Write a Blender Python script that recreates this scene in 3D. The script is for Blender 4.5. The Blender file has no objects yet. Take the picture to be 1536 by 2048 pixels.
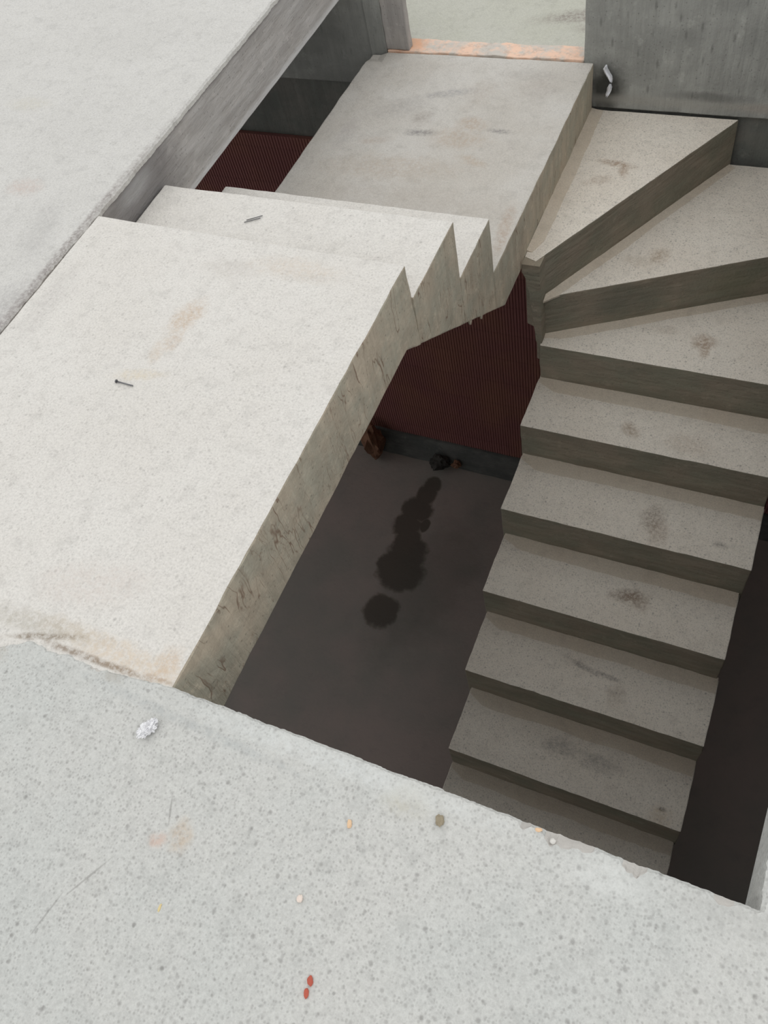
import bpy, bmesh, math, random
from mathutils import Vector, Matrix, noise

C = bpy.context.scene.collection
scene = bpy.context.scene
random.seed(7)

# ------------------------------------------------------------------ camera
cam_data = bpy.data.cameras.new('camera')
cam = bpy.data.objects.new('camera', cam_data)
C.objects.link(cam)
RIGHT = Vector((0.908028, 0.382489, -0.170843))
DOWN = Vector((0.238757, -0.807639, -0.53918))
FWD = Vector((-0.34421, 0.4488, -0.82468))
m = Matrix.Identity(4)
for r in range(3):
    m[r][0] = RIGHT[r]; m[r][1] = -DOWN[r]; m[r][2] = -FWD[r]
m[0][3], m[1][3], m[2][3] = 0.71593, -0.25023, 1.22274
cam.matrix_world = m
cam_data.sensor_fit = 'HORIZONTAL'
cam_data.sensor_width = 24.0
cam_data.lens = 1671.47 * 24.0 / 1536.0
cam_data.clip_start = 0.02
scene.camera = cam

# ------------------------------------------------------------------ sky, exposure
scene.view_settings.view_transform = 'Standard'
scene.view_settings.look = 'None'
scene.view_settings.gamma = 1.0
scene.view_settings.use_curve_mapping = False
scene.view_settings.exposure = 0.0

world = bpy.data.worlds.new('overcast_sky')
scene.world = world
world.use_nodes = True
wn = world.node_tree
wn.nodes.clear()
wo = wn.nodes.new('ShaderNodeOutputWorld')
wb = wn.nodes.new('ShaderNodeBackground')
wt = wn.nodes.new('ShaderNodeTexCoord')
wx = wn.nodes.new('ShaderNodeSeparateXYZ')
wr = wn.nodes.new('ShaderNodeValToRGB')
wn.links.new(wt.outputs['Generated'], wx.inputs[0])
wn.links.new(wx.outputs['Z'], wr.inputs[0])
wr.color_ramp.elements[0].position = 0.0
wr.color_ramp.elements[0].color = (0.60, 0.605, 0.605, 1)
wr.color_ramp.elements[1].position = 1.0
wr.color_ramp.elements[1].color = (1.0, 1.0, 0.99, 1)
wn.links.new(wr.outputs[0], wb.inputs[0])
wb.inputs[1].default_value = 1.23
wn.links.new(wb.outputs[0], wo.inputs[0])

# ------------------------------------------------------------------ materials
class NT:
    """small wrapper to write node graphs"""
    def __init__(self, name):
        self.m = bpy.data.materials.new(name)
        self.m.use_nodes = True
        self.t = self.m.node_tree
        self.b = self.t.nodes['Principled BSDF']
        g = self.t.nodes.new('ShaderNodeNewGeometry')
        self.pos = g.outputs['Position']
    def put(self, sock, v):
        if hasattr(v, 'is_output'): self.t.links.new(v, sock)
        elif v is not None: sock.default_value = v
    def math(self, op, a, b=None, c=None, clamp=False):
        n = self.t.nodes.new('ShaderNodeMath'); n.operation = op; n.use_clamp = clamp
        self.put(n.inputs[0], a)
        if b is not None: self.put(n.inputs[1], b)
        if c is not None: self.put(n.inputs[2], c)
        return n.outputs[0]
    def vmath(self, op, a, b=None):
        n = self.t.nodes.new('ShaderNodeVectorMath'); n.operation = op
        self.put(n.inputs[0], a)
        if b is not None: self.put(n.inputs[1], b)
        return n.outputs['Value'] if op in ('LENGTH', 'DOT_PRODUCT', 'DISTANCE') else n.outputs[0]
    def scaled(self, s):
        return self.vmath('MULTIPLY', self.pos, s)
    def noise(self, scale, detail=4, rough=.55, vec=None, dist=0.0, color=False):
        n = self.t.nodes.new('ShaderNodeTexNoise')
        self.put(n.inputs['Vector'], vec if vec is not None else self.pos)
        n.inputs['Scale'].default_value = scale
        n.inputs['Detail'].default_value = detail
        n.inputs['Roughness'].default_value = rough
        n.inputs['Distortion'].default_value = dist
        return n.outputs[1 if color else 0]
    def voro(self, scale, vec=None, feat='F1'):
        n = self.t.nodes.new('ShaderNodeTexVoronoi'); n.feature = feat
        self.put(n.inputs['Vector'], vec if vec is not None else self.pos)
        n.inputs['Scale'].default_value = scale
        return n.outputs
    def ramp(self, v, lo, hi, a=0.0, b=1.0):
        n = self.t.nodes.new('ShaderNodeMapRange'); n.clamp = True; n.interpolation_type = 'SMOOTHSTEP'
        self.put(n.inputs[0], v)
        n.inputs[1].default_value = lo; n.inputs[2].default_value = hi
        n.inputs[3].default_value = a; n.inputs[4].default_value = b
        return n.outputs[0]
    def mix(self, f, a, b, mode='MIX'):
        n = self.t.nodes.new('ShaderNodeMix'); n.data_type = 'RGBA'; n.blend_type = mode
        self.put(n.inputs[0], f)
        for s, v in ((n.inputs[6], a), (n.inputs[7], b)):
            if isinstance(v, tuple) and len(v) == 3: v = (*v, 1)
            self.put(s, v)
        return n.outputs[2]
    def bump(self, h, dist, strength=1.0, prev=None):
        n = self.t.nodes.new('ShaderNodeBump')
        n.inputs['Distance'].default_value = dist
        n.inputs['Strength'].default_value = strength
        self.put(n.inputs['Height'], h)
        if prev is not None: self.put(n.inputs['Normal'], prev)
        return n.outputs[0]
    def blob(self, c, rx, ry, rot=0.0, rz=.05, wob=.6, wscale=34, soft=.6):
        """soft mask of an irregular patch around world point c"""
        v = self.vmath('SUBTRACT', self.pos, c)
        r = self.t.nodes.new('ShaderNodeVectorRotate'); r.rotation_type = 'Z_AXIS'
        self.put(r.inputs['Vector'], v); r.inputs['Angle'].default_value = -rot
        v = self.vmath('DIVIDE', r.outputs[0], (rx, ry, rz))
        d = self.vmath('LENGTH', v)
        n = self.noise(wscale, 3, .6)
        d = self.math('ADD', d, self.math('MULTIPLY', self.math('SUBTRACT', n, .5), wob * 2))
        return self.ramp(d, 1 - soft, 1 + soft, 1, 0)
    def done(self, col, rough=.9, nrm=None, spec=.25, metal=0.0):
        self.put(self.b.inputs['Base Color'], col if not (isinstance(col, tuple) and len(col) == 3) else (*col, 1))
        self.put(self.b.inputs['Roughness'], rough)
        self.b.inputs['Specular IOR Level'].default_value = spec
        self.b.inputs['Metallic'].default_value = metal
        if nrm is not None: self.put(self.b.inputs['Normal'], nrm)
        return self.m

def concrete_top(name, base, tint, speck=.55, blobs=(), grain=.075, cracks=(), patch=.5):
    t = NT(name)
    big = t.ramp(t.noise(3.1, 4, .6), .35, .65)
    col = t.mix(t.math('MULTIPLY', big, patch), base, tint)
    fine = t.noise(210, 3, .7)
    col = t.mix(grain * 3.2, col, t.mix(t.ramp(fine, .3, .7), tuple(c * .62 for c in base), tuple(min(1, c * 1.28) for c in base)))
    mid = t.ramp(t.noise(24, 5, .72), .48, .70)
    col = t.mix(t.math('MULTIPLY', mid, .30), col, tuple(c * .66 for c in base))
    # round dark aggregate specks, a share of voronoi cells
    for sc, thr, keep, k in ((210, .42, .50, .34), (120, .38, .62, .34), (60, .22, .76, .55)):
        o = t.voro(sc)
        d = t.ramp(o['Distance'], thr * .35, thr * 1.35, 1, 0)
        sep = t.t.nodes.new('ShaderNodeSeparateColor'); t.put(sep.inputs[0], o['Color'])
        on = t.ramp(sep.outputs[0], keep, keep + .12)
        col = t.mix(t.math('MULTIPLY', t.math('MULTIPLY', d, on), k * speck), col, (.17, .16, .155))
    for (c, rx, ry, rot, colr, k) in blobs:
        mk = t.blob(c, rx, ry, rot)
        br = t.ramp(t.noise(85, 4, .75), .38, .62)
        mk = t.math('MULTIPLY', mk, t.math('MULTIPLY_ADD', br, .7, .3))
        col = t.mix(t.math('MULTIPLY', mk, k), col, colr)
    for (c, rx, ry, rot) in cracks:
        col = t.mix(t.math('MULTIPLY', t.blob(c, rx, ry, rot, wob=.5, wscale=60, soft=.5), .4), col, (.2, .19, .18))
    h = t.math('ADD', t.math('MULTIPLY', fine, .5), t.noise(55, 5, .65))
    n = t.bump(h, .0035, .75)
    n = t.bump(t.noise(11, 3, .5), .008, .5, n)
    return t.done(col, .93, n, .18)

def concrete_form(name, base, tint, streak_dir='z', cracks=0.0, extra=(), dashes=0.0):
    """face cast against boards: browner, streaked"""
    t = NT(name)
    s = {'z': (1, 1, .12), 'x': (.1, 1, 1), 'y': (1, .12, 1), 'h': (.18, .18, 1)}[streak_dir]
    st = t.ramp(t.noise(34, 5, .65, t.scaled(s)), .3, .7)
    big = t.ramp(t.noise(7, 4, .6, t.scaled((1, 1, 1.6))), .35, .65)
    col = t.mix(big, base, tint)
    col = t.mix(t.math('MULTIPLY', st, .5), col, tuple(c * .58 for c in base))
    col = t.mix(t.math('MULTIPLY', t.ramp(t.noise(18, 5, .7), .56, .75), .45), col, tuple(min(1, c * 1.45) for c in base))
    if dashes:
        o = t.voro(46, t.scaled((1, 1, .28)))
        sep = t.t.nodes.new('ShaderNodeSeparateColor'); t.put(sep.inputs[0], o['Color'])
        dm = t.math('MULTIPLY', t.ramp(o['Distance'], .08, .30, 1, 0), t.ramp(sep.outputs[0], .62, .75))
        col = t.mix(t.math('MULTIPLY', dm, dashes), col, tuple(c * .42 for c in base))
    spots = t.voro(60)
    col = t.mix(t.math('MULTIPLY', t.ramp(spots['Distance'], .06, .2, 1, 0), .35), col, (.05, .045, .04))
    if cracks:
        w = t.vmath('MULTIPLY', t.noise(7, 3, color=True), (.04, .04, .04))
        v = t.vmath('ADD', t.scaled((1, 1, .11)), w)
        d1 = t.math('ABSOLUTE', t.math('SUBTRACT', t.noise(26, 2, .5, v), .5))
        cr = t.math('MULTIPLY', t.ramp(d1, .0, .018, 1, 0), t.ramp(t.noise(10, 3), .45, .60))
        d2 = t.math('ABSOLUTE', t.math('SUBTRACT', t.noise(60, 2, .5, v), .5))
        cr = t.math('MAXIMUM', cr, t.math('MULTIPLY', t.ramp(d2, .0, .018, .6, 0), t.ramp(t.noise(6, 3), .5, .60)))
        col = t.mix(t.math('MULTIPLY', cr, cracks), col, (.20, .12, .08))
    for (c, rx, ry, rz, colr, k) in extra:
        mk = t.blob(c, rx, ry, 0, rz=rz, wob=.4, wscale=22)
        col = t.mix(t.math('MULTIPLY', mk, k), col, colr)
    n = t.bump(t.math('ADD', st, t.noise(80, 4, .65)), .0035, .6)
    return t.done(col, .9, n, .2)

def plain(name, col, rough=.7, metal=0, spec=.4, var=.25, scale=60, bump=.002):
    t = NT(name)
    c = t.mix(t.math('MULTIPLY', t.ramp(t.noise(scale, 4), .3, .7), var), col, tuple(x * .5 for x in col))
    n = t.bump(t.noise(scale * 1.7, 3), bump, .6)
    return t.done(c, rough, n, spec, metal)

DIRT = (.44, .30, .20)
DARK = (.20, .19, .19)
M = {}
M['slab'] = concrete_top('cool_grey_screed', (.565, .575, .555), (.635, .62, .59), .8, [
    ((.135, -.198, 0), .016, .022, .3, (.55, .44, .33), .6), ((.105, -.215, 0), .012, .010, .5, (.62, .42, .33), .55),
    ((.43, -.035, 0), .03, .022, .2, (.52, .50, .42), .5), ((.86, -.02, 0), .05, .03, 0, (.50, .50, .48), .5),
    ((-.36, -.06, 0), .03, .02, 0, (.4, .33, .25), .7), ((-.11, -.02, 0), .02, .010, 0, (.42, .40, .36), .6),
    ((.05, -.045, 0), .20, .008, -.05, (.42, .44, .44), .45), ((.72, -.035, 0), .05, .02, 0, (.72, .73, .71), .6),
    ((.30, -.02, 0), .25, .015, 0, (.70, .72, .71), .5)],
    cracks=[((.10, -.17, 0), .0015, .02, .4), ((.03, -.30, 0), .0015, .035, -.5), ((.0, -.36, 0), .0015, .03, -.2)])
M['platform'] = concrete_top('pale_cement_platform', (.70, .675, .635), (.755, .74, .71), .42, [
    ((-.425, .765, 0), .028, .050, -.2, (.55, .43, .32), .7), ((-.415, .69, 0), .016, .026, 0, (.55, .45, .36), .6),
    ((-.44, .655, 0), .014, .03, .2, (.60, .50, .40), .5), ((-.445, .585, 0), .05, .014, .25, (.66, .58, .45), .6),
    ((-.13, .02, 0), .14, .022, -.05, (.66, .55, .43), .65), ((-.30, .02, 0), .12, .02, .05, (.45, .42, .36), .6),
    ((-.25, .12, 0), .10, .04, .3, (.60, .52, .47), .35), ((-.03, .03, 0), .02, .03, 0, (.60, .46, .33), .6),
    ((-.285, .0, 0), .07, .006, .3, (.24, .19, .14), .8), ((-.19, -.004, 0), .08, .006, 0, (.26, .20, .15), .8), ((-.10, -.003, 0), .05, .006, 0, (.30, .23, .17), .8), ((-.03, .004, 0), .03, .004, 0, (.40, .30, .22), .6),
    ((-.40, .93, 0), .06, .03, 0, (.50, .46, .42), .35), ((-.24, .96, 0), .10, .03, 0, (.60, .50, .40), .35),
    ((-.80, .72, 0), .03, .12, 0, (.48, .46, .44), .35)])
M['left_slab'] = concrete_top('grey_white_screed', (.62, .61, .585), (.70, .69, .665), .34, [
    ((-.98, .95, 0), .04, .10, .3, (.42, .41, .40), .4), ((-.92, .66, 0), .05, .10, .0, (.36, .35, .35), .4),
    ((-.874, .8, 0), .012, .5, .0, (.25, .22, .21), .75), ((-.89, .5, 0), .03, .3, .0, (.40, .38, .37), .45), ((-1.15, 1.10, 0), .05, .03, .0, (.56, .45, .40), .5),
    ((-1.25, 2.32, 0), .04, .03, 0, (.40, .37, .40), .5), ((-1.4, 1.45, 0), .07, .03, 0, (.58, .55, .46), .4)])
M['landing'] = concrete_top('worn_cement_landing', (.555, .525, .48), (.69, .68, .655), .30, [
    ((-.475, 2.145, -.468), .05, .016, .1, DARK, .7), ((-.20, 2.19, -.468), .035, .012, 0, DARK, .65),
    ((-.50, 2.23, -.468), .035, .035, 0, (.33, .29, .26), .5), ((-.31, 2.22, -.468), .05, .03, -.2, (.42, .31, .22), .5),
    ((-.24, 2.02, -.468), .05, .02, -.4, (.46, .36, .27), .45), ((-.62, 2.08, -.468), .05, .02, .2, (.42, .33, .27), .4),
    ((-.45, 2.38, -.468), .09, .02, .3, (.32, .31, .31), .6), ((-.60, 2.28, -.468), .10, .05, .5, (.40, .38, .36), .5), ((-.50, 1.95, -.468), .20, .06, .1, (.46, .39, .32), .5), ((-.33, 2.13, -.468), .09, .05, 0, (.44, .34, .25), .45), ((-.14, 2.44, -.468), .05, .06, 0, (.40, .36, .33), .4), ((-.34, 2.40, -.468), .05, .06, 0, (.45, .40, .35), .45), ((-.03, 1.72, -.468), .02, .10, .1, (.42, .32, .25), .6), ((-.74, 2.10, -.468), .03, .08, 0, (.40, .37, .36), .4), ((-.20, 2.52, -.468), .10, .03, 0, (.38, .36, .34), .4),
    ((-.40, 1.80, -.468), .30, .07, 0, (.44, .40, .36), .4), ((-.37, 1.33, -.1), .05, .05, 0, (.50, .42, .33), .3)])
M['tread'] = concrete_top('trowelled_cement_tread', (.72, .66, .58), (.78, .74, .67), .85, [
    ((.165, 2.315, -.64), .055, .014, -.15, (.30, .20, .13), .75), ((.20, 2.28, -.64), .016, .03, .2, (.32, .22, .15), .6),
    ((.13, 2.22, -.64), .04, .02, .5, (.40, .31, .24), .5),
    ((.38, 2.09, -.815), .030, .035, 0, (.33, .24, .16), .6), ((.32, 2.05, -.815), .05, .03, 0, (.36, .29, .22), .35),
    ((.585, 1.90, -.99), .036, .030, .3, (.31, .21, .14), .75), ((.60, 1.86, -.99), .014, .03, 0, (.31, .21, .14), .6),
    ((.46, 1.93, -.99), .04, .02, 0, (.34, .28, .22), .35),
    ((.425, 1.61, -1.165), .035, .022, -.6, (.31, .23, .16), .7), ((.62, 1.60, -1.165), .07, .04, 0, (.38, .29, .22), .35),
    ((.57, 1.39, -1.34), .035, .05, 0, (.24, .19, .15), .65), ((.60, 1.34, -1.34), .03, .05, 0, (.30, .22, .16), .5),
    ((.80, 1.35, -1.34), .02, .012, 0, (.18, .16, .15), .6),
    ((.55, 1.165, -1.515), .055, .022, .3, (.20, .14, .10), .75), ((.59, 1.15, -1.515), .04, .025, -.4, (.23, .16, .11), .6),
    ((.46, .93, -1.69), .05, .010, -.25, (.15, .13, .12), .6), ((.55, .92, -1.69), .04, .008, -.1, (.15, .13, .12), .6),
    ((.60, .86, -1.69), .03, .04, 0, (.27, .21, .16), .45), ((.45, .67, -1.865), .06, .03, 0, (.20, .19, .18), .5),
    ((.60, .66, -1.865), .07, .03, 0, (.20, .19, .18), .5), ((.84, .58, -1.865), .012, .007, 0, (.10, .10, .10), .9),
    ((.84, .555, -1.865), .04, .03, .0, (.55, .42, .28), .4)],
    cracks=[((.012, 2.48, -.64), .0018, .10, .10)])
M['cove'] = concrete_top('smoothed_mortar_strip', (.60, .52, .425), (.62, .57, .49), .25)  # mortar tone, with contact shade at the riser foot partly painted in
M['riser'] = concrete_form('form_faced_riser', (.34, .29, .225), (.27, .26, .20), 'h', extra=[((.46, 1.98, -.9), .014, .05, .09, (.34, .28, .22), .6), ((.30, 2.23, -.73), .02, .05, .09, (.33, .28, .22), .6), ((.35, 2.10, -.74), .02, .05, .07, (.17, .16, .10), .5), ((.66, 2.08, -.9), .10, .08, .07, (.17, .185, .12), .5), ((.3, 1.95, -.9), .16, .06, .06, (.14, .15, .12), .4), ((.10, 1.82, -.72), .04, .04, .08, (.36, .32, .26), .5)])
M['side'] = concrete_form('form_faced_stair_side', (.62, .535, .42), (.50, .475, .385), 'z', cracks=.75)
M['beam'] = concrete_form('grey_beam_face', (.44, .42, .405), (.50, .485, .475), 'y', extra=[
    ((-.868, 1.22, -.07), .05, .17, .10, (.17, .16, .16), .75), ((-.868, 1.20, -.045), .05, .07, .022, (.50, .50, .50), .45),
    ((-.868, 1.9, -.197), .05, .9, .012, (.66, .66, .67), .6), ((-.868, 1.9, -.01), .05, .9, .012, (.2, .18, .18), .7)])  # pale bottom line paints reflected light, dark top line the shadow at the joint
M['wall'] = concrete_form('grey_concrete_wall', (.41, .415, .39), (.33, .335, .315), 'z', dashes=.6, extra=[
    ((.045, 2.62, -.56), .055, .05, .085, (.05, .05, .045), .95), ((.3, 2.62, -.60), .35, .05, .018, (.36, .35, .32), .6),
    ((.40, 2.62, -.57), .12, .05, .016, (.12, .12, .11), .5), ((.62, 2.62, -.60), .12, .05, .016, (.42, .38, .34), .6),
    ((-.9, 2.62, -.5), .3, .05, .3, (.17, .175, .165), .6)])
M['infill'] = concrete_form('dark_cement_infill', (.215, .21, .19), (.16, .17, .155), 'z')
M['jamb'] = concrete_form('pale_jamb', (.42, .395, .375), (.36, .345, .33), 'z')
def salmon():
    t = NT('salmon_threshold')
    col = t.mix(t.ramp(t.noise(9, 5, .7), .42, .6), (.86, .60, .46), (.60, .56, .51))
    col = t.mix(t.math('MULTIPLY', t.ramp(t.noise(40, 4, .7), .5, .68), .4), col, (.42, .33, .27))
    col = t.mix(t.math('MULTIPLY', t.blob((-.72, 2.67, -.466), .06, .05, 0), .7), col, (.70, .36, .20))
    return t.done(col, .9, t.bump(t.noise(60, 3), .003, .6), .2)
M['threshold'] = salmon()
M['outside'] = concrete_top('pale_outside_floor', (.53, .53, .46), (.58, .575, .53), .1, [
    ((-.12, 2.93, -.475), .16, .04, .25, (.24, .20, .18), .7), ((-.05, 2.86, -.475), .07, .03, .3, (.25, .20, .18), .6)])

def red_clay():
    t = NT('grooved_red_clay')
    big = t.ramp(t.noise(2.3, 3, .5), .35, .65)
    col = t.mix(big, (.27, .115, .11), (.30, .14, .105))
    bs = t.t.nodes.new('ShaderNodeTexBrick')
    rot = t.t.nodes.new('ShaderNodeCombineXYZ')
    sp = t.t.nodes.new('ShaderNodeSeparateXYZ'); t.put(sp.inputs[0], t.pos)
    t.put(rot.inputs[0], sp.outputs[0]); t.put(rot.inputs[1], sp.outputs[2])
    t.put(bs.inputs['Vector'], rot.outputs[0])
    bs.inputs['Scale'].default_value = 1.0
    bs.inputs['Brick Width'].default_value = .29; bs.inputs['Row Height'].default_value = .19
    bs.inputs['Mortar Size'].default_value = .004
    bs.inputs['Color1'].default_value = (1, 1, 1, 1); bs.inputs['Color2'].default_value = (.78, .78, .78, 1)
    bs.inputs['Mortar'].default_value = (.6, .6, .6, 1)
    col = t.mix(.35, col, bs.outputs[0], 'MULTIPLY')
    return t.done(col, .85, t.bump(t.noise(60, 4), .002, .6), .2)
M['red'] = red_clay()

def lower_floor():
    t = NT('damp_cement_floor')
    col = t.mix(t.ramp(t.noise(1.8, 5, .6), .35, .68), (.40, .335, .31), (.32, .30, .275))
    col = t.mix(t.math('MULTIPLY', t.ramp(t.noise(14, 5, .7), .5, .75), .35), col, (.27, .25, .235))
    zf = -3.09
    mx = None
    for (x, y, rx, ry) in ((-.862, 2.375, .055, .065), (-.872, 2.29, .065, .08), (-.885, 2.17, .10, .10), (-.905, 2.05, .09, .10), (-.87, 1.96, .08, .09),
                           (-.835, 1.86, .125, .12), (-.82, 1.73, .135, .13), (-.875, 1.76, .10, .10), (-.84, 1.46, .105, .105), (-.80, 2.08, .03, .05)):
        mk = t.blob((x, y, zf), rx, ry, 0, wob=.42, wscale=11, soft=.17)
        mx = mk if mx is None else t.math('MAXIMUM', mx, mk)
    halo = t.math('MULTIPLY', t.blob((-.70, 1.75, zf), .30, .60, -.2, wob=.7, wscale=8, soft=.4), t.ramp(t.noise(16, 4, .7), .5, .62))
    col = t.mix(t.math('MULTIPLY', halo, .35), col, (.36, .33, .29))
    col = t.mix(t.math('MULTIPLY', mx, .82), col, (.085, .068, .054))
    col = t.mix(t.math('MULTIPLY', t.blob((-.62, 1.72, zf), .22, .45, -.2, wob=.5, wscale=9), .35), col, (.10, .10, .088))
    rough = t.ramp(mx, 0, 1, .85, .72)
    n = t.bump(t.noise(40, 5, .65), .003, .5)
    return t.done(col, rough, n, .2)
M['lower'] = lower_floor()
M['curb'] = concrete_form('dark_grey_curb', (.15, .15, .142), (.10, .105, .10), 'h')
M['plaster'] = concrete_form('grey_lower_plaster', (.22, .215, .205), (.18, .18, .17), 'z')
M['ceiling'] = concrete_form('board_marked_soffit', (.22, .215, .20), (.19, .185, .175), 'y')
M['chipped'] = concrete_form('chipped_concrete', (.60, .575, .54), (.50, .485, .46), 'h')
M['foil'] = plain('crumpled_foil', (.82, .82, .84), .28, metal=.9, var=.2, scale=90, bump=.004)
M['plastic'] = plain('white_plastic', (.95, .96, 1.0), .3, spec=.8, var=.1)
M['steel'] = plain('dull_steel', (.20, .20, .21), .5, metal=.6)
M['wood'] = plain('raw_wood', (.80, .56, .36), .8)
M['chalk'] = plain('pinkish_mortar', (.86, .74, .66), .9)
M['yellow'] = plain('yellow_wood', (.80, .66, .36), .8)
M['redchip'] = plain('red_brick_chip', (.52, .12, .08), .85)
M['stone'] = plain('brown_stone', (.33, .28, .20), .9)
M['brick'] = plain('broken_clay', (.27, .14, .085), .9, var=.7, scale=16, bump=.01)
M['darkrub'] = plain('dark_rubble', (.06, .055, .05), .9, var=.5, scale=20, bump=.01)
M['pale'] = plain('pale_grit', (.72, .70, .66), .9)

# ------------------------------------------------------------------ helpers
def link(name, me, parent=None):
    o = bpy.data.objects.new(name, me); C.objects.link(o)
    if parent: o.parent = parent
    return o

def finish(name, bm, mats, parent=None, smooth=False):
    bmesh.ops.recalc_face_normals(bm, faces=bm.faces)
    me = bpy.data.meshes.new(name); bm.to_mesh(me); bm.free()
    for k in (mats if isinstance(mats, (list, tuple)) else [mats]): me.materials.append(M[k])
    if smooth:
        for p in me.polygons: p.use_smooth = True
    return link(name, me, parent)

def empty(name, loc, label, cat, group=None):
    o = bpy.data.objects.new(name, None); C.objects.link(o); o.location = loc
    tag(o, label, cat, group); return o

def tag(o, label, cat, group=None):
    o['label'] = label; o['category'] = cat
    if group: o['group'] = group
    return o

def structure(o, label, cat):
    o['kind'] = 'structure'; o['label'] = label; o['category'] = cat
    return o

def prism_z(bm, pts, z0, z1):
    lo = [bm.verts.new((x, y, z0)) for x, y in pts]; hi = [bm.verts.new((x, y, z1)) for x, y in pts]
    n = len(pts)
    bm.faces.new(lo[::-1]); bm.faces.new(hi)
    for i in range(n): bm.faces.new((lo[i], lo[(i + 1) % n], hi[(i + 1) % n], hi[i]))

def prism_x(bm, pts, xl, xr):
    """pts: profile (y, z) counter-clockwise; xl/xr numbers or functions of index"""
    n = len(pts)
    a = [bm.verts.new((xl, y, z)) for y, z in pts]; b = [bm.verts.new((xr, y, z)) for y, z in pts]
    bm.faces.new(a[::-1]); bm.faces.new(b)
    for i in range(n): bm.faces.new((a[i], a[(i + 1) % n], b[(i + 1) % n], b[i]))

def rough(bm, bev, cell, amp, seed=0.0, keep=None):
    bmesh.ops.recalc_face_normals(bm, faces=bm.faces)
    if bev:
        ed = [e for e in bm.edges if len(e.link_faces) == 2 and e.calc_face_angle(0) > .5]
        bmesh.ops.bevel(bm, geom=ed, offset=bev, segments=2, affect='EDGES', profile=.6)
    if cell:
        co = [v.co.copy() for v in bm.verts]
        for ax in range(3):
            lo = min(c[ax] for c in co); hi = max(c[ax] for c in co)
            k = int((hi - lo) / cell)
            for i in range(1, k + 1):
                p = Vector((0, 0, 0)); p[ax] = lo + (hi - lo) * i / (k + 1)
                no = Vector((0, 0, 0)); no[ax] = 1
                bmesh.ops.bisect_plane(bm, geom=bm.verts[:] + bm.edges[:] + bm.faces[:], plane_co=p, plane_no=no, dist=1e-5)
    bm.normal_update()
    o = Vector((seed, seed * 1.7, 3.1))
    for v in bm.verts:
        p = v.co + o
        d = noise.noise_vector(p * 9) * .6 + noise.noise_vector(p * 34) * .55 + noise.noise_vector(p * 90) * .35
        if keep: d = Vector((d.x * keep[0], d.y * keep[1], d.z * keep[2]))
        v.co += d * amp

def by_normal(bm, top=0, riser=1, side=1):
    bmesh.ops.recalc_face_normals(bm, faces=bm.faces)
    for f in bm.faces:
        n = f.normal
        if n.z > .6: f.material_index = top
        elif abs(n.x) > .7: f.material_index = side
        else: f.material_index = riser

# ------------------------------------------------------------------ upper floor around the stair opening
ZF = -3.09
def ragged(p0, p1, step, amp, seed, ch=()):
    """points from p0 to p1 with a broken edge; ch: (t, halfwidth, depth) chips; returns (point, inset, drop)"""
    p0 = Vector(p0); p1 = Vector(p1); L = (p1 - p0).length; n = max(2, int(L / step))
    nrm = Vector((-(p1 - p0).y, (p1 - p0).x)).normalized()
    out = []
    for i in range(n):
        t = i / n; p = p0.lerp(p1, t)
        q = Vector((p.x * 1.0, p.y * 1.0, seed))
        d = (noise.noise(q * 14) * .8 + noise.noise(q * 55) * .6 + noise.noise(q * 160) * .45) * amp
        ins = .004 + .004 * abs(noise.noise(q * 40)) + .002 * noise.noise(q * 200)
        for (tc, hw, dp) in ch:
            u = abs(t - tc) / hw
            if u < 1: ins += dp * (1 - u * u) * (1 + .5 * noise.noise(q * 120))
        out.append((p + nrm * d, max(.0015, ins), nrm))
    return out

def slab_mesh(rings, ztop, zbot, inward, chips=False):
    """outline list of (point, inset, normal). builds a slab with a broken arris"""
    bm = bmesh.new()
    top, mid, low = [], [], []
    for (p, ins, n) in rings:
        q = p + n * ins * inward
        top.append(bm.verts.new((q.x, q.y, ztop)))
        mid.append(bm.verts.new((p.x, p.y, ztop - .0035 - ins * .35)))
        low.append(bm.verts.new((p.x, p.y, -.05 if (chips and .88 < p.x < .93 and p.y > .004) else zbot)))
    k = len(rings)
    for a, b in ((top, mid), (mid, low)):
        for i in range(k):
            f = bm.faces.new((a[i], a[(i + 1) % k], b[(i + 1) % k], b[i]))
            f.material_index = 3 if (a is top and chips and rings[i][1] > .008) else 0
    for loop in (top, low):
        ed = [bm.edges.get((loop[i], loop[(i + 1) % k])) for i in range(k)]
        bmesh.ops.triangle_fill(bm, edges=ed, use_beauty=True, use_dissolve=False)
    return bm

def straight(p0, p1):
    p0 = Vector(p0); p1 = Vector(p1); d = p1 - p0
    return [(p0, .001, Vector((-d.y, d.x)).normalized())]

# outline walked clockwise in plan so that the left-hand normal points out of the slab
rings = []
rings += straight((-3.2, -.045), (-.86, -.045))
rings += ragged((-.86, -.045), (-.347, -.038), .01, .004, 3)
rings += ragged((-.347, -.038), (-.29, -.010), .006, .004, 3)
rings += ragged((-.29, -.010), (-.122, -.011), .005, .006, 5, ch=((.85, .12, .006),))
rings += ragged((-.122, -.011), (.0, .000), .004, .003, 7)
rings += ragged((.0, .000), (.905, -.001), .0035, .0028, 9, ch=((.715, .030, .014), (.752, .018, .008), (.825, .020, .013), (.66, .010, .007), (.95, .02, .007)))
rings += ragged((.905, -.001), (.905, 2.60), .006, .005, 12, ch=((.03, .02, .004),))
rings += straight((.905, 2.60), (3.2, 2.60))
rings += straight((3.2, 2.60), (3.2, -3.2))
rings += straight((3.2, -3.2), (-3.2, -3.2))
rings += straight((-3.2, -3.2), (-3.2, -.045))
bm = slab_mesh(rings, .003, -.14, -1, True)
for f in bm.faces:
    if f.normal.z < -.5: f.material_index = 1
structure(finish('floor', bm, ['slab', 'ceiling', 'ceiling', 'chipped']), 'speckled cool grey concrete upper floor with a broken edge over the stairwell', 'floor')

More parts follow.
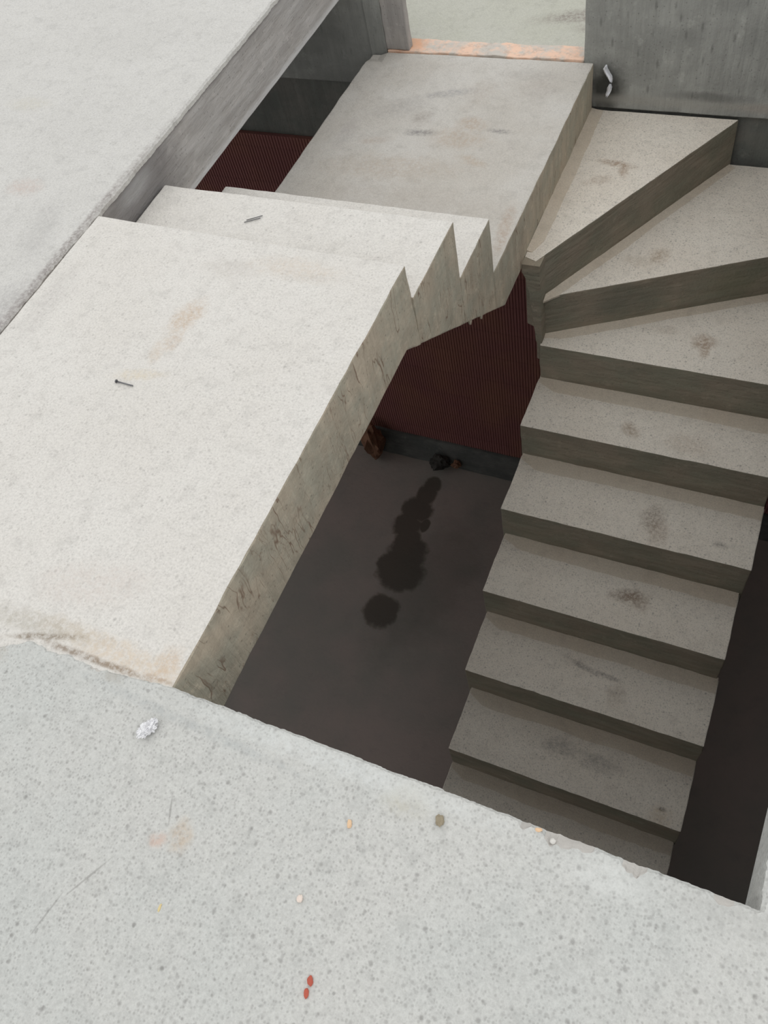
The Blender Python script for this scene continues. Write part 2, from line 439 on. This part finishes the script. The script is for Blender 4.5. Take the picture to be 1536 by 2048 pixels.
# left floor slab with its edge beam
rings = []
rings += straight((-3.2, 2.60), (-.862, 2.60))
rings += ragged((-.8645, 2.60), (-.8645, -.040), .006, .0040, 21)
rings += straight((-.862, -.040), (-3.2, -.040))
rings += straight((-3.2, -.040), (-3.2, 2.60))
bm = slab_mesh(rings, .001, -.015, -1)
b2 = bmesh.new()
prism_x(b2, [(1.045, -.015), (1.045, -.204), (2.60, -.204), (2.60, -.015)], -1.02, -.868)
rough(b2, .004, .04, .0016, 4)
me = bpy.data.meshes.new('t'); b2.to_mesh(me); b2.free()
nf = len(bm.faces); bm.from_mesh(me); bm.faces.ensure_lookup_table()
for f in bm.faces[nf:]: f.material_index = 1
b3 = bmesh.new()
prism_z(b3, [(-3.2, -.040), (-.87, -.040), (-.87, 2.60), (-3.2, 2.60)], -.14, -.015)
b3.to_mesh(me); b3.free()
nf = len(bm.faces); bm.from_mesh(me); bm.faces.ensure_lookup_table()
for f in bm.faces[nf:]: f.material_index = 2
bpy.data.meshes.remove(me)
structure(finish('floor', bm, ['left_slab', 'beam', 'ceiling']), 'pale grey upper floor slab left of the landing with grey edge beam', 'floor')

# lower storey floor
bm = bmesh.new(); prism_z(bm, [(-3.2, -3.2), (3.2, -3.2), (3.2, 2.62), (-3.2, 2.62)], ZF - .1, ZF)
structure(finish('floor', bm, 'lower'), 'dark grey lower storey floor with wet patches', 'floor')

# floor beyond the doorway
bm = bmesh.new(); prism_z(bm, [(-1.6, 2.70), (1.2, 2.70), (1.2, 5.2), (-1.6, 5.2)], -.60, -.478)
bm2 = None
structure(finish('floor', bm, 'outside'), 'pale greenish floor beyond the doorway', 'floor')

# ------------------------------------------------------------------ far wall
YW = 2.62
def box(bm, x0, x1, y0, y1, z0, z1):
    prism_z(bm, [(x0, y0), (x1, y0), (x1, y1), (x0, y1)], z0, z1)

def joined(parts):
    out = bmesh.new()
    for b in parts:
        me = bpy.data.meshes.new('t'); b.to_mesh(me); b.free(); out.from_mesh(me); bpy.data.meshes.remove(me)
    return out
ps = []
b = bmesh.new(); box(b, -.036, 3.2, YW, YW + .10, -.636, .22); rough(b, .004, .07, .0022, 1); ps.append(b)
b = bmesh.new(); box(b, -3.2, -.80, YW + .008, YW + .10, -.612, -.002); rough(b, .004, .07, .002, 1); ps.append(b)
b = bmesh.new(); box(b, -.8, -.036, YW, YW + .078, -.612, -.51); ps.append(b)
b = bmesh.new(); box(b, -.868, -.80, YW, YW + .10, -.612, .22); rough(b, .004, .06, .0015, 1); ps.append(b)
structure(finish('wall_far', joined(ps), 'wall'), 'weathered grey concrete wall and beam behind the turning steps', 'wall')

b = bmesh.new(); box(b, -.80, -.706, YW + .004, YW + .040, -.465, .22); rough(b, .004, .03, .003, 2)
structure(finish('trim_1', b, 'jamb'), 'pale streaked jamb at the left of the doorway', 'jamb')
b = bmesh.new(); box(b, -.80, -.036, YW + .002, YW + .088, -.50, -.466); rough(b, .004, .02, .005, 5)
structure(finish('trim_2', b, 'threshold'), 'salmon orange worn threshold strip at the end of the landing', 'threshold')

# recessed dark infill and grooved red wall
b = bmesh.new()
box(b, -3.2, 3.2, YW + .02, YW + .14, -.90, -.600)
structure(finish('wall_far_infill', b, 'infill'), 'dark cement band below the far beam', 'wall')
def grooved(x0, x1, z0, z1, y):
    bm = bmesh.new(); pitch = .0155; n = int((x1 - x0) / pitch)
    prof = []
    for i in range(n):
        x = x0 + i * pitch
        prof += [(x, y), (x + pitch * .60, y), (x + pitch * .70, y + .004), (x + pitch * .90, y + .004)]
    prof.append((x0 + n * pitch, y))
    pts = prof + [(x0 + n * pitch, y + .10), (x0, y + .10)]
    prism_z(bm, pts, z0, z1)
    return bm
b = grooved(-3.2, 3.2, ZF, -.885, YW)
structure(finish('wall_back', b, 'red'), 'dark red wall with fine vertical grooves in the lower storey', 'wall')
bm = bmesh.new()
prism_x(bm, [(2.535, ZF), (YW + .004, ZF), (YW + .004, -2.945), (2.605, -2.948), (2.552, -3.02)], -3.2, 3.2)
rough(bm, .006, .08, .006, 8)
structure(finish('baseboard_far', bm, 'curb'), 'dark grey cement curb along the foot of the red wall', 'curb')
for nm, bx in (('wall_left', (-3.3, -3.2, -3.2, 2.7)), ('wall_right', (3.2, 3.3, -3.2, 2.7)), ('wall_near', (-3.2, 3.2, -3.3, -3.2))):  # unseen walls; openings added and closed up to shape the light below
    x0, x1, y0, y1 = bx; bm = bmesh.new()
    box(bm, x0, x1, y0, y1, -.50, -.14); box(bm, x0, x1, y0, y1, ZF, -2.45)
    if nm == 'wall_near':                            # one unseen opening left; wide right bay closed to darken the lower treads
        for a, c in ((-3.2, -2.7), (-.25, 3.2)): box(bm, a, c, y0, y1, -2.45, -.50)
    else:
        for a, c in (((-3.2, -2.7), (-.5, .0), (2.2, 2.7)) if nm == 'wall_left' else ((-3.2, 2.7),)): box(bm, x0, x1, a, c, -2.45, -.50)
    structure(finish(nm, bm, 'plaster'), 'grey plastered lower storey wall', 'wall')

# ------------------------------------------------------------------ the staircase: one cast piece
stair = empty('staircase', (.45, 1.2, ZF), 'raw concrete staircase turning right from the landing and running down into the dark lower storey', 'staircase')
def part(name, bm, mats, label=None):
    o = finish(name, bm, mats, None)
    o.parent = stair
    o.matrix_parent_inverse = Matrix.Translation(-stair.location)
    if label: o['label'] = label
    return o

H = .175
XL = -.858
# soffit of the upper run: flat to y=.958 at -.2, slopes to (1.604,-.662), then flat
def soff(y):
    if y <= .958: return -.20
    if y >= 1.604: return -.664
    return -.20 + (y - .958) / (1.604 - .958) * (-.464)
# top platform
bm = bmesh.new()
prism_x(bm, [(-.06, 0), (-.06, -.2), (.958, -.20), (1.036, soff(1.036)), (1.036, 0)], XL, 0)
for v in bm.verts:
    if v.co.x > -.1 and v.co.y > 1.0 and v.co.z > -.1: v.co.y = 1.022
    if v.co.x > -.1 and v.co.y > 1.0 and v.co.z < -.1: v.co.y = 1.030
rough(bm, .005, .03, .0026, 11, keep=(1, 1, .45)); by_normal(bm, 0, 1, 2)
part('upper_platform', bm, ['platform', 'side', 'side'], 'wide cream top platform with footprints and a stray nail')
# two narrow steps
for (y0, y1, z, sd) in ((1.03, 1.298, -.102, 12), (1.298, 1.534, -.279, 13)):
    bm = bmesh.new()
    prism_x(bm, [(y0, z), (y0, soff(y0)), (y1, soff(y1)), (y1, z)], XL, 0)
    rough(bm, .004, .03, .0024, sd, keep=(1, 1, .5)); by_normal(bm, 0, 1, 2)
    part('step', bm, ['platform', 'side', 'side'])
# landing
bm = bmesh.new()
prism_x(bm, [(1.534, -.468), (1.534, soff(1.534)), (1.604, -.664), (2.614, -.664), (2.614, -.468)], XL, 0)
rough(bm, .005, .035, .0028, 14, keep=(1, 1, .6)); by_normal(bm, 0, 1, 2)
for v in bm.verts:                                   # far left corner worn round
    d = Vector((v.co.x + .858, v.co.y - 2.62))
    if v.co.z > -.5 and v.co.x < -.79 and v.co.y > 2.56: v.co.z -= .012
part('landing', bm, ['landing', 'side', 'side'], 'long worn landing with dark scuffs in front of the doorway')
# little board fins left under the stepped side
# winders: three kite shaped treads round the inner corner
IX, IY = .042, 1.795
W = [
    ('winder_step', [(IX, IY - .004), (.512, 2.614), (.0, 2.614), (.0, 1.806)], -.64),
    ('winder_step', [(IX, 1.806), (.908, 2.252), (.908, 2.614), (.505, 2.614), (IX - .012, 1.812)], -.815),
    ('winder_step', [(.058, 1.762), (.908, 1.764), (.908, 2.26), (.05, 1.812)], -.99)]
for i, (nm, pts, z) in enumerate(W):
    bm = bmesh.new()
    prism_z(bm, pts, z - .30, z)
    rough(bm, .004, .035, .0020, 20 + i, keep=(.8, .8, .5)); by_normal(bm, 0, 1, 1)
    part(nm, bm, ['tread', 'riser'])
# inner corner nib, ragged on its lower left side
bm = bmesh.new()
out = [(.062, -.642), (.0, -.642), (.0, -.675), (.012, -.70), (.014, -.73), (.022, -.76), (.022, -.80), (.030, -.84), (.034, -.90),
       (.038, -.94), (.040, -.98), (.050, -1.01), (.056, -1.05), (.052, -1.09), (.056, -1.14), (.062, -1.17)]
a = [bm.verts.new((x, 1.772, z)) for x, z in out]; b_ = [bm.verts.new((x + .0, 1.86, z)) for x, z in out]
bm.faces.new(a); bm.faces.new(b_[::-1])
for i in range(len(out)): bm.faces.new((a[i], b_[i], b_[(i + 1) % len(out)], a[(i + 1) % len(out)]))
rough(bm, .002, .02, .002, 31)
part('inner_corner', bm, ['riser'], 'ragged grey inner corner where the turning steps meet')
# straight flight
NOSE = [1.763, 1.533, 1.280, 1.027, .779, .528, .279, .030, -.219, -.468, -.717, -.966]
XLL = [.058, .052, .054, .059, .062, .071, .066, .062, .06, .06, .06, .06]
XRR = [.908, .908, .912, .906, .914, .914, .912, .91, .91, .91, .91, .91]
def flight_soffit(y): return -1.165 - .30 + (y - 1.533) * (.175 / .250)
for i in range(1, 12):
    z = -.99 - H * i; y0 = NOSE[i]; y1 = NOSE[i - 1]
    bm = bmesh.new()
    zb0 = max(ZF, flight_soffit(y0)); zb1 = max(ZF, flight_soffit(y1))
    prism_x(bm, [(y0, z), (y0, min(zb0, z - .05)), (y1, min(zb1, z - .05)), (y1, z)], XLL[i], XRR[i])
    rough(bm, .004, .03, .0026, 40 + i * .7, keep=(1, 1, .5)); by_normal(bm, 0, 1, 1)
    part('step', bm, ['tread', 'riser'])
# smoothed mortar coves at the foot of each riser
def cove(p0, p1, w, hgt, z, sd, mats):
    """wedge along p0->p1, spreading to the right-hand side (downhill)"""
    bm = bmesh.new(); p0 = Vector(p0); p1 = Vector(p1); d = p1 - p0; L = d.length; d.normalize()
    n = Vector((d.y, -d.x)); k = max(3, int(L / .02)); rows = []
    for i in range(k + 1):
        t = i / k; p = p0 + d * L * t
        q = Vector((p.x, p.y, sd)); ww = w * (1 + .18 * noise.noise(q * 6) + .08 * noise.noise(q * 40))
        taper = min(1, (t * L) / .10 + .35)
        ww *= taper
        rows.append([bm.verts.new((*(p - n * .004), z + hgt)), bm.verts.new((*(p + n * ww * .35), z + hgt * .42)),
                     bm.verts.new((*(p + n * ww), z + .0006)), bm.verts.new((*(p + n * ww), z - .006)), bm.verts.new((*(p - n * .004), z - .006))])
    for i in range(k):
        for j in range(5): bm.faces.new((rows[i][j], rows[i][(j + 1) % 5], rows[i + 1][(j + 1) % 5], rows[i + 1][j]))
    bm.faces.new(rows[0][::-1]); bm.faces.new(rows[-1])
    return part('mortar_fillet', bm, mats)
for i in range(1, 9):
    cove((XLL[i] + .004, NOSE[i - 1]), (XRR[i] - .004, NOSE[i - 1]), -.001 + .052, .011, -.99 - H * i, i * 3.3, ['cove'])
cove((IX + .01, 1.800), (.505, 2.61), .03, .007, -.815, 50, ['cove'])
cove((IX + .01, 1.806), (.905, 2.25), .03, .007, -.99, 51, ['cove'])
cove((.004, 1.83), (.004, 2.61), .04, .007, -.64, 52, ['cove'])

# ------------------------------------------------------------------ small things
def lump(name, loc, size, mat, label, cat, seed, rot=0, sub=3, amp=.35, flat=1.0, group=None, freq=1.3):
    bm = bmesh.new()
    bmesh.ops.create_icosphere(bm, subdivisions=sub, radius=1)
    for v in bm.verts:
        p = v.co.normalized() * freq + Vector((seed, seed * .7, 0))
        k = 1 + amp * noise.noise(p * 1.0) + amp * .7 * noise.noise(p * 2.7) + amp * .3 * noise.noise(p * 6)
        v.co = v.co * k
        v.co = Vector((v.co.x * size[0], v.co.y * size[1], v.co.z * size[2]))
    zmin = min(v.co.z for v in bm.verts)
    for v in bm.verts: v.co.z -= zmin * flat
    o = finish(name, bm, mat)
    o.location = loc; o.rotation_euler = (0, 0, rot)
    return tag(o, label, cat, group)

S0 = .002
lump('foil_scrap', (.003, -.076, S0), (.010, .018, .008), 'foil', 'crumpled silver foil scrap on the grey floor near the platform corner', 'foil', 2.2, -.45, 4, .42, freq=3.2)
lump('stone_chip', (.486, -.043, S0), (.006, .008, .004), 'stone', 'small brown stone chip near the stairwell edge', 'stone', 4.1, .4)
lump('wood_chip', (.366, -.093, S0), (.0035, .0065, .002), 'wood', 'tiny orange wood chip on the grey floor', 'chip', 5.3, .3, 2, .3)
lump('mortar_crumb', (.341, -.208, S0), (.0045, .0055, .003), 'chalk', 'pinkish white crumb above the two red chips', 'crumb', 6.3, .3, 2, .3)
lump('wood_splinter', (.156, -.293, S0), (.002, .0055, .0015), 'yellow', 'tiny yellow wood splinter at the lower left of the grey floor', 'splinter', 7.7, .1, 2, .3)
lump('brick_chip', (.398, -.292, S0), (.004, .0065, .003), 'redchip', 'upper of two red brick chips near the bottom of the photo', 'chip', 8.1, .5, 2, .3, group='red brick chips on the floor')
lump('brick_chip', (.399, -.307, S0), (.0033, .0062, .003), 'redchip', 'lower of two red brick chips near the bottom of the photo', 'chip', 9.4, .3, 2, .3, group='red brick chips on the floor')
lump('grit_crumb', (.640, -.014, S0 - .001), (.004, .004, .003), 'pale', 'pale crumb lying in the chipped slab edge', 'crumb', 10.4, .3, 2, .3)
lump('wood_crumb', (.618, -.006, S0 - .001), (.005, .003, .002), 'wood', 'sandy crumb on the slab edge beside the chipped spot', 'crumb', 11.4, .3, 2, .3)

# nail on the platform
def tube(bm, p0, p1, r, seg=10):
    p0 = Vector(p0); p1 = Vector(p1); d = (p1 - p0); L = d.length
    mt = Matrix.Translation((p0 + p1) / 2) @ d.to_track_quat('Z', 'Y').to_matrix().to_4x4()
    bmesh.ops.create_cone(bm, cap_ends=True, segments=seg, radius1=r, radius2=r, depth=L, matrix=mt)
nail = empty('nail', (-.457, .554, 0), 'short dark steel nail lying on the cream platform', 'nail')
def child(o, parent):
    o.parent = parent; o.matrix_parent_inverse = Matrix.Translation(-parent.location); return o
bm = bmesh.new(); tube(bm, (-.4785, .5545, .0035), (-.436, .5535, .0028), .0016); child(finish('shank', bm, 'steel', smooth=True), nail)
bm = bmesh.new(); tube(bm, (-.4805, .5546, .0042), (-.4785, .5545, .0040), .0040, 14); child(finish('nail_head', bm, 'steel'), nail)
# wire scraps on the first narrow step
for (a, b_, lab) in ((((-.540, 1.192, -.099), (-.503, 1.216, -.099)), None, 'front one of two short grey wire offcuts on the first narrow step'),
                     (((-.538, 1.201, -.099), (-.502, 1.226, -.099)), None, 'rear one of two short grey wire offcuts on the first narrow step')):
    bm = bmesh.new(); tube(bm, a[0], a[1], .0011, 8)
    tag(finish('wire_offcut', bm, 'steel', smooth=True), lab, 'wire', 'wire offcuts on the first narrow step')
# plastic shreds on the wall
def shred(loc, pts, label, seed):
    bm = bmesh.new(); rows = []
    for i, (dx, dz, w) in enumerate(pts):
        w *= 1.5
        q = Vector((dx * 50 + seed, dz * 50, seed))
        y = -.010 - .008 * abs(noise.noise(q))
        rows.append([bm.verts.new((dx - w, y + .004, dz)), bm.verts.new((dx - w * .2, y - .006, dz + .002)), bm.verts.new((dx + w * .4, y + .003, dz)), bm.verts.new((dx + w, y - .004, dz - .002)),
                     bm.verts.new((dx + w * .7, .004, dz)), bm.verts.new((dx - w * .7, .004, dz))])
    for i in range(len(rows) - 1):
        for j in range(6): bm.faces.new((rows[i][j], rows[i][(j + 1) % 6], rows[i + 1][(j + 1) % 6], rows[i + 1][j]))
    bm.faces.new(rows[0]); bm.faces.new(rows[-1][::-1])
    o = finish('plastic_shred', bm, 'plastic'); o.location = loc
    return tag(o, label, 'plastic', 'white shreds on the far wall')
shred((.052, YW, -.505), [(-.008, .030, .002), (-.009, .018, .006), (-.002, .004, .007), (.006, -.008, .007), (.011, -.020, .005), (.012, -.026, .002)], 'upper white plastic shred stuck to the grey far wall', 1.2)
shred((.060, YW, -.560), [(.001, .016, .003), (.001, .006, .006), (-.002, -.006, .005), (-.007, -.018, .004), (-.009, -.026, .002)], 'lower white plastic shred stuck to the grey far wall', 4.2)
# rubble in the lower storey
lump('brick_fragment', (-1.305, 2.50, ZF + .01), (.062, .095, .125), 'brick', 'broken brown brick fragment at the foot of the red wall', 'brick', 3.3, .5, 3, .45, freq=1.4)
lump('rubble_lump', (-.86, 2.52, ZF + .005), (.060, .05, .05), 'darkrub', 'dark rubble lump on the curb behind the wet patches', 'rubble', 5.1, .2, 3, .5)
lump('brick_crumb', (-.755, 2.53, ZF + .02), (.03, .02, .03), 'brick', 'small brown brick crumb right of the dark rubble lump', 'brick', 6.6, .2, 3, .5)

# two mortar burrs hanging from the lower edge of the stepped side
for (y, z, w, d) in ((1.334, -.470, .012, .014), (1.416, -.529, .008, .012)):
    bm = bmesh.new()
    prism_x(bm, [(y - w, z + w * .72 + .006), (y - w * .1, z - d), (y + w, z - w * .72 + .006), (y, z + .02)], -.006, -.0005)
    part('mortar_burr', bm, ['side'])
